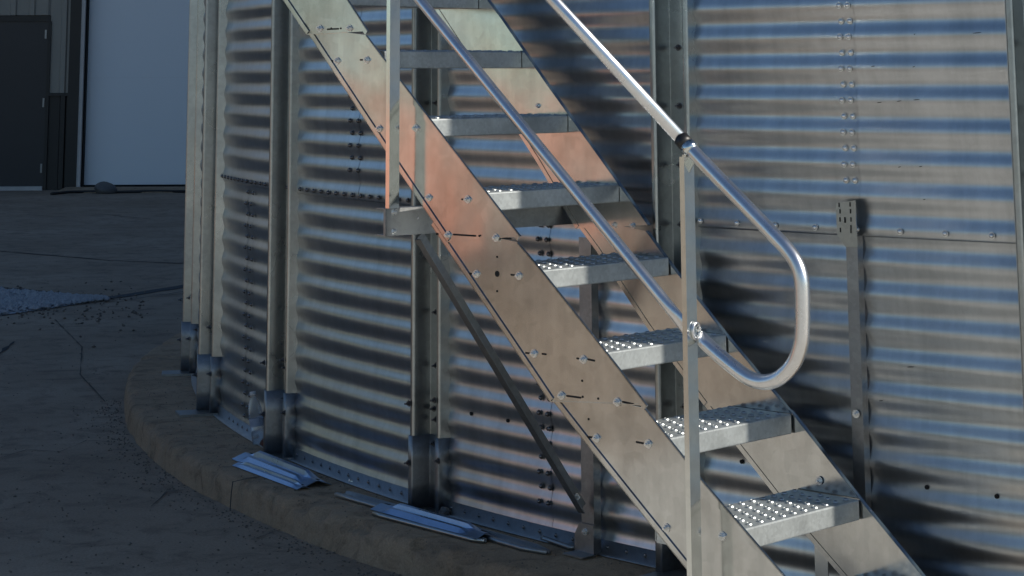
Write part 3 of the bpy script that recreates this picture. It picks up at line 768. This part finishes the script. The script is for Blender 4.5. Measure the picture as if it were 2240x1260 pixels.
def lump(px, py, r, name, label, cat, mat, zr=.7, sub=2):
    P = gz(px, py, PADZ); bm = bmesh.new(); bmesh.ops.create_icosphere(bm, subdivisions=sub, radius=r)
    for v in bm.verts:
        k = 1 + .45 * noise.noise(v.co * (1.6 / r) + Vector((px, py, 0))) + .2 * noise.noise(v.co * (5 / r)); v.co = Vector((v.co.x * k, v.co.y * k, v.co.z * k * zr + r * zr * .8))
    me = bpy.data.meshes.new(name); bm.to_mesh(me); bm.free(); me.materials.append(mat)
    o = bpy.data.objects.new(name, me); COL.objects.link(o); o.location = P; return tag(o, label, cat)
lump(590, 985, .042, 'rusty_debris', 'dark rusty red clump of debris at the foot of the bin column', 'debris', M_RUST)
lump(633, 985, .030, 'crumpled_cup', 'small crumpled pale cup lying right of the bin column foot', 'litter', M_PAPER, 1)
lump(768, 1057, .014, 'loose_nut', 'small shiny nut lying alone near the bin wall base', 'nut', M_BOLT)
lump(972, 1128, .025, 'rusty_chip', 'small brown chip of rubble at the foot of the bin column with two ridges', 'debris', M_ROCK)
for x, y in [(1395, 1215), (1410, 1213)]:
    pass

# ================================================================== WAREHOUSE (left, far)
YB = 33.4
def bp(px, py, dy=0): 
    p = bz(px, py, YB); return Vector((p.x, YB + dy, p.z))
wx = lambda px, py=300: bz(px, py, YB).x
wz = lambda py, px=100: bz(px, py, YB).z
wh = thing('warehouse', (wx(0), YB, 0), 'tan metal sided warehouse with dark wainscot behind the yard at left', 'building')
def wbox(name, x0, x1, z0, z1, y0, y1, mat, parent=None, bevel=0):
    m = MB(); m.hexa([(x0, y0, z0), (x1, y0, z0), (x1, y1, z0), (x0, y1, z0), (x0, y0, z1), (x1, y0, z1), (x1, y1, z1), (x0, y1, z1)])
    return m.build(name, mat, parent or wh, bevel)
def ribbed(name, x0, x1, z0, z1, mat, period=.30):
    """siding panel with trapezoid ribs"""
    pts = []; x = x0
    while x < x1:
        for dx, dy in ((0, 0), (.17, 0), (.19, -.03), (.26, -.03), (.28, 0)):
            if x + dx < x1: pts.append((x + dx, YB + dy))
        x += period
    pts.append((x1, YB)); m = MB()
    m.add([Vector((a, b, z)) for z in (z0, z1) for a, b in pts], [(i, i + 1, i + 1 + len(pts), i + len(pts)) for i in range(len(pts) - 1)])
    return m.build(name, mat, wh, sol=.002)
XD0, XD1 = -9.15, wx(98); DT = wz(40)
XJ0, XJ1 = wx(147), wx(171); OX0, OX1 = wx(181), wx(181) + 4.3; WZ = wz(206)
ribbed('siding', -30, XD0 - .03, 1.5, 7.5, M_TAN); ribbed('siding', XD0 - .03, XD1 + .03, DT + .05, 7.5, M_TAN); ribbed('siding', XD1 + .03, XJ0, WZ, 7.5, M_TAN, .33)
ribbed('wainscot', -30, XD0 - .03, 0, 1.5, M_WAIN); ribbed('wainscot', XD1 + .05, XJ0, 0, WZ - .01, M_WAIN)
wbox('wainscot_cap', XD1 + .03, XJ0 + .0, WZ - .03, WZ + .02, YB - .05, YB - .031, M_WAIN)
wbox('door_jamb', XJ0, XJ1, 0, 5.2, YB - .06, YB + .2, M_WAIN)
wbox('jamb_trim', XJ1, XJ1 + .06, 0, 5.2, YB - .05, YB + .1, M_TRIM)
wbox('door_jamb', XJ1 + .06, OX0 + .01, 0, 5.2, YB + .02, YB + .2, M_SLOT)
od = None
zc = .07
for i in range(9):
    z0, z1 = zc + i * .56, zc + (i + 1) * .56 - .0006
    m = MB(); m.hexa([(OX0, YB + .16, z0), (OX1, YB + .16, z0), (OX1, YB + .2, z0), (OX0, YB + .2, z0), (OX0, YB + .16, z1), (OX1, YB + .16, z1), (OX1, YB + .2, z1), (OX0, YB + .2, z1)])
    if od is None: od = m.build('overhead_door', M_WHITE, wh)
    else: m.build('door_panel', M_WHITE, od)
wbox('bottom_seal', OX0, OX1, .004, .067, YB + .15, YB + .21, M_SLOT, od)
wbox('door_jamb', OX1, OX1 + .3, 0, 5.2, YB - .06, YB + .2, M_WAIN)
ribbed('siding', XJ0, OX1 + .3, 5.2, 7.5, M_TAN); ribbed('siding', OX1 + .3, 22, 1.5, 7.5, M_TAN); ribbed('wainscot', OX1 + .3, 22, 0, 1.5, M_WAIN)
wbox('wall', -30, 22, 0, 7.45, YB + .3, YB + 18, M_TAN)
dr = wbox('personnel_door', XD0, XD1, .06, DT - .05, YB - .01, YB + .04, M_DOOR)
wbox('door_frame', XD0 - .02, XD1 + .025, DT - .05, DT + .04, YB - .035, YB + .06, M_WAIN, dr); wbox('door_frame', XD1, XD1 + .05, .0, DT - .05, YB - .035, YB + .06, M_WAIN, dr)
wbox('threshold', XD0, XD1, .0, .06, YB - .08, YB + .05, M_TRIM, dr)
for f in (.12, .52, .9): wbox('hinge', XD1 - .05, XD1 - .02, DT * (1 - f) , DT * (1 - f) + .14, YB - .03, YB - .011, M_DARKST, dr)
m = MB(); m.prism([(-30.3, YB - .5, 7.45), (-30.3, YB + 9, 9.3), (-30.3, YB + 18.5, 7.45)], (52.6, 0, 0)); m.build('roof', M_TAN, wh)
# apron strip and stone in front of the overhead door
wb = MB(); wb.hexa([(wx(150), YB - .9, 0), (OX1, YB - .9, 0), (OX1, YB - .06, 0), (wx(150), YB - .06, 0), (wx(150), YB - .9, .012), (OX1, YB - .9, .012), (OX1, YB - .06, .05), (wx(150), YB - .06, .05)])
tag(wb.build('door_apron', M_PAD), kind='structure')
hs = MB(); a = gz(112, 424, 0); pts = [gz(x, y, 0) + Vector((0, 0, .02)) for x, y in [(112, 427), (150, 423), (200, 422), (260, 423), (340, 421), (430, 422)]]
hs.tube(pts, .022, 8); tag(hs.build('rubber_hose', M_BLACK, None, origin=pts[0]), 'black hose lying along the ground before the white overhead door', 'hose')
P = gz(231, 423, 0); bm = bmesh.new(); bmesh.ops.create_icosphere(bm, subdivisions=3, radius=.17)
for v in bm.verts:
    k = 1 + .35 * noise.noise(v.co * 6); v.co = Vector((v.co.x * 1.05 * k, v.co.y * k, max(v.co.z * .62 * k + .07, 0)))
me = bpy.data.meshes.new('stone'); bm.to_mesh(me); bm.free(); me.materials.append(M_ROCK)
o = bpy.data.objects.new('stone', me); COL.objects.link(o); o.location = P; tag(o, 'grey rough stone lying in front of the white overhead door', 'stone')

# ================================================================== ADDED UNSEEN OBJECTS (cast the yard's shade, mirrored in the steel)
def shade_bin(x, y, r, h, lab):  # unseen bins added to block the sun over yard and warehouse
    t = thing('grain_bin', (x, y, 0), lab, 'grain bin', 'added shade bins')
    rows = []; nz = int(h / PITCH * 3)
    for j in range(nz + 1):
        z = h * j / nz; rr = r + .007 * math.cos(2 * PI * j / 3)
        rows.append([Vector((x + math.cos(2 * PI * i / 96) * rr, y + math.sin(2 * PI * i / 96) * rr, z)) for i in range(97)])
    m = MB(); m.loft(rows, True, False, False); m.build('wall', M_SHEET, t)
    m = MB(); m.add([Vector((x + math.cos(2 * PI * i / 72) * (r + .1), y + math.sin(2 * PI * i / 72) * (r + .1), h)) for i in range(72)] + [Vector((x, y, h + r * .5))], [(i, (i + 1) % 72, 72) for i in range(72)])
    m.build('roof', M_STIFF, t)
shade_bin(21.5, 20.6, 7.5, 27, 'unseen tall grain bin added behind the staircase bin to shade the yard')
shade_bin(36, 31, 8.2, 27, 'unseen widest grain bin added farther off to widen the shade')
M_LEAF = paint('dark evergreen foliage', (.035, .05, .02), (.06, .08, .035), .8, 3)
m = MB()  # unseen trees added to darken low-sky reflections in the bin wall
for i in range(9000):
    y = random.uniform(13, 95); t_ = math.sin(y * 1.3) + math.sin(y * .47 + 2); z = random.uniform(.2, 1) ** .8 * (9.5 + t_)
    c = Vector((-52 - random.uniform(0, 6) - abs(z - 4) * .2, y, z)); a = Vector((random.gauss(0, 1), random.gauss(0, 1), random.gauss(0, 1))).normalized() * .55; b = a.cross(Vector((random.gauss(0, 1), random.gauss(0, 1), random.gauss(0, 1)))).normalized() * .45
    m.add([c - a - b, c + a - b, c + a + b, c - a + b], [(0, 1, 2, 3)])
tag(m.build('reflection_trees', M_LEAF), kind='stuff', label='unseen dark evergreens added far left for the reflections in the bin wall', cat='trees')
tr = thing('reflection_trailer', (-9.9, 8.2, 0), 'unseen salmon trailer standing in for the salmon shape mirrored in the stringers', 'trailer')
x0, y0, x1, y1 = -10.8, 6.9, -9.0, 9.4  # salmon body read from the reflections; its trailer form is made up
m = MB(); m.hexa([(x0 + .1, y0, .5), (x1 - .1, y0, .5), (x1 - .1, y1, .5), (x0 + .1, y1, .5), (x0, y0, 1.46), (x1, y0, 1.46), (x1, y1, 1.46), (x0, y1, 1.46)]); m.build('hopper_body', M_RED, tr, .02)
m = MB(); m.box(((x0 + x1) / 2, (y0 + y1) / 2, .38), (.5, 1.9, .08)); m.build('frame', M_BLACK, tr)
for yy in (y0 + .8, y0 + 1.9):
    for xx in (x0 + .2, x1 - .2):
        m = MB(); m.tube([(xx - .1, yy, .34), (xx + .1, yy, .34)], .34, 24); m.build('wheel', M_BLACK, tr)
print('OBJS', len(bpy.data.objects))
from bpy_extras.object_utils import world_to_camera_view
bpy.context.view_layer.update()
for px, py in ((0, 0), (2240, 0), (1120, 630), (300, 1200), (2100, 900)):
    P = Vector((0, 0, CAMZ)) + ray(px, py) * 9
    c = world_to_camera_view(scene, cam, P); print('CHK', px, py, round(c.x * 2240, 1), round((1 - c.y) * 1260, 1))
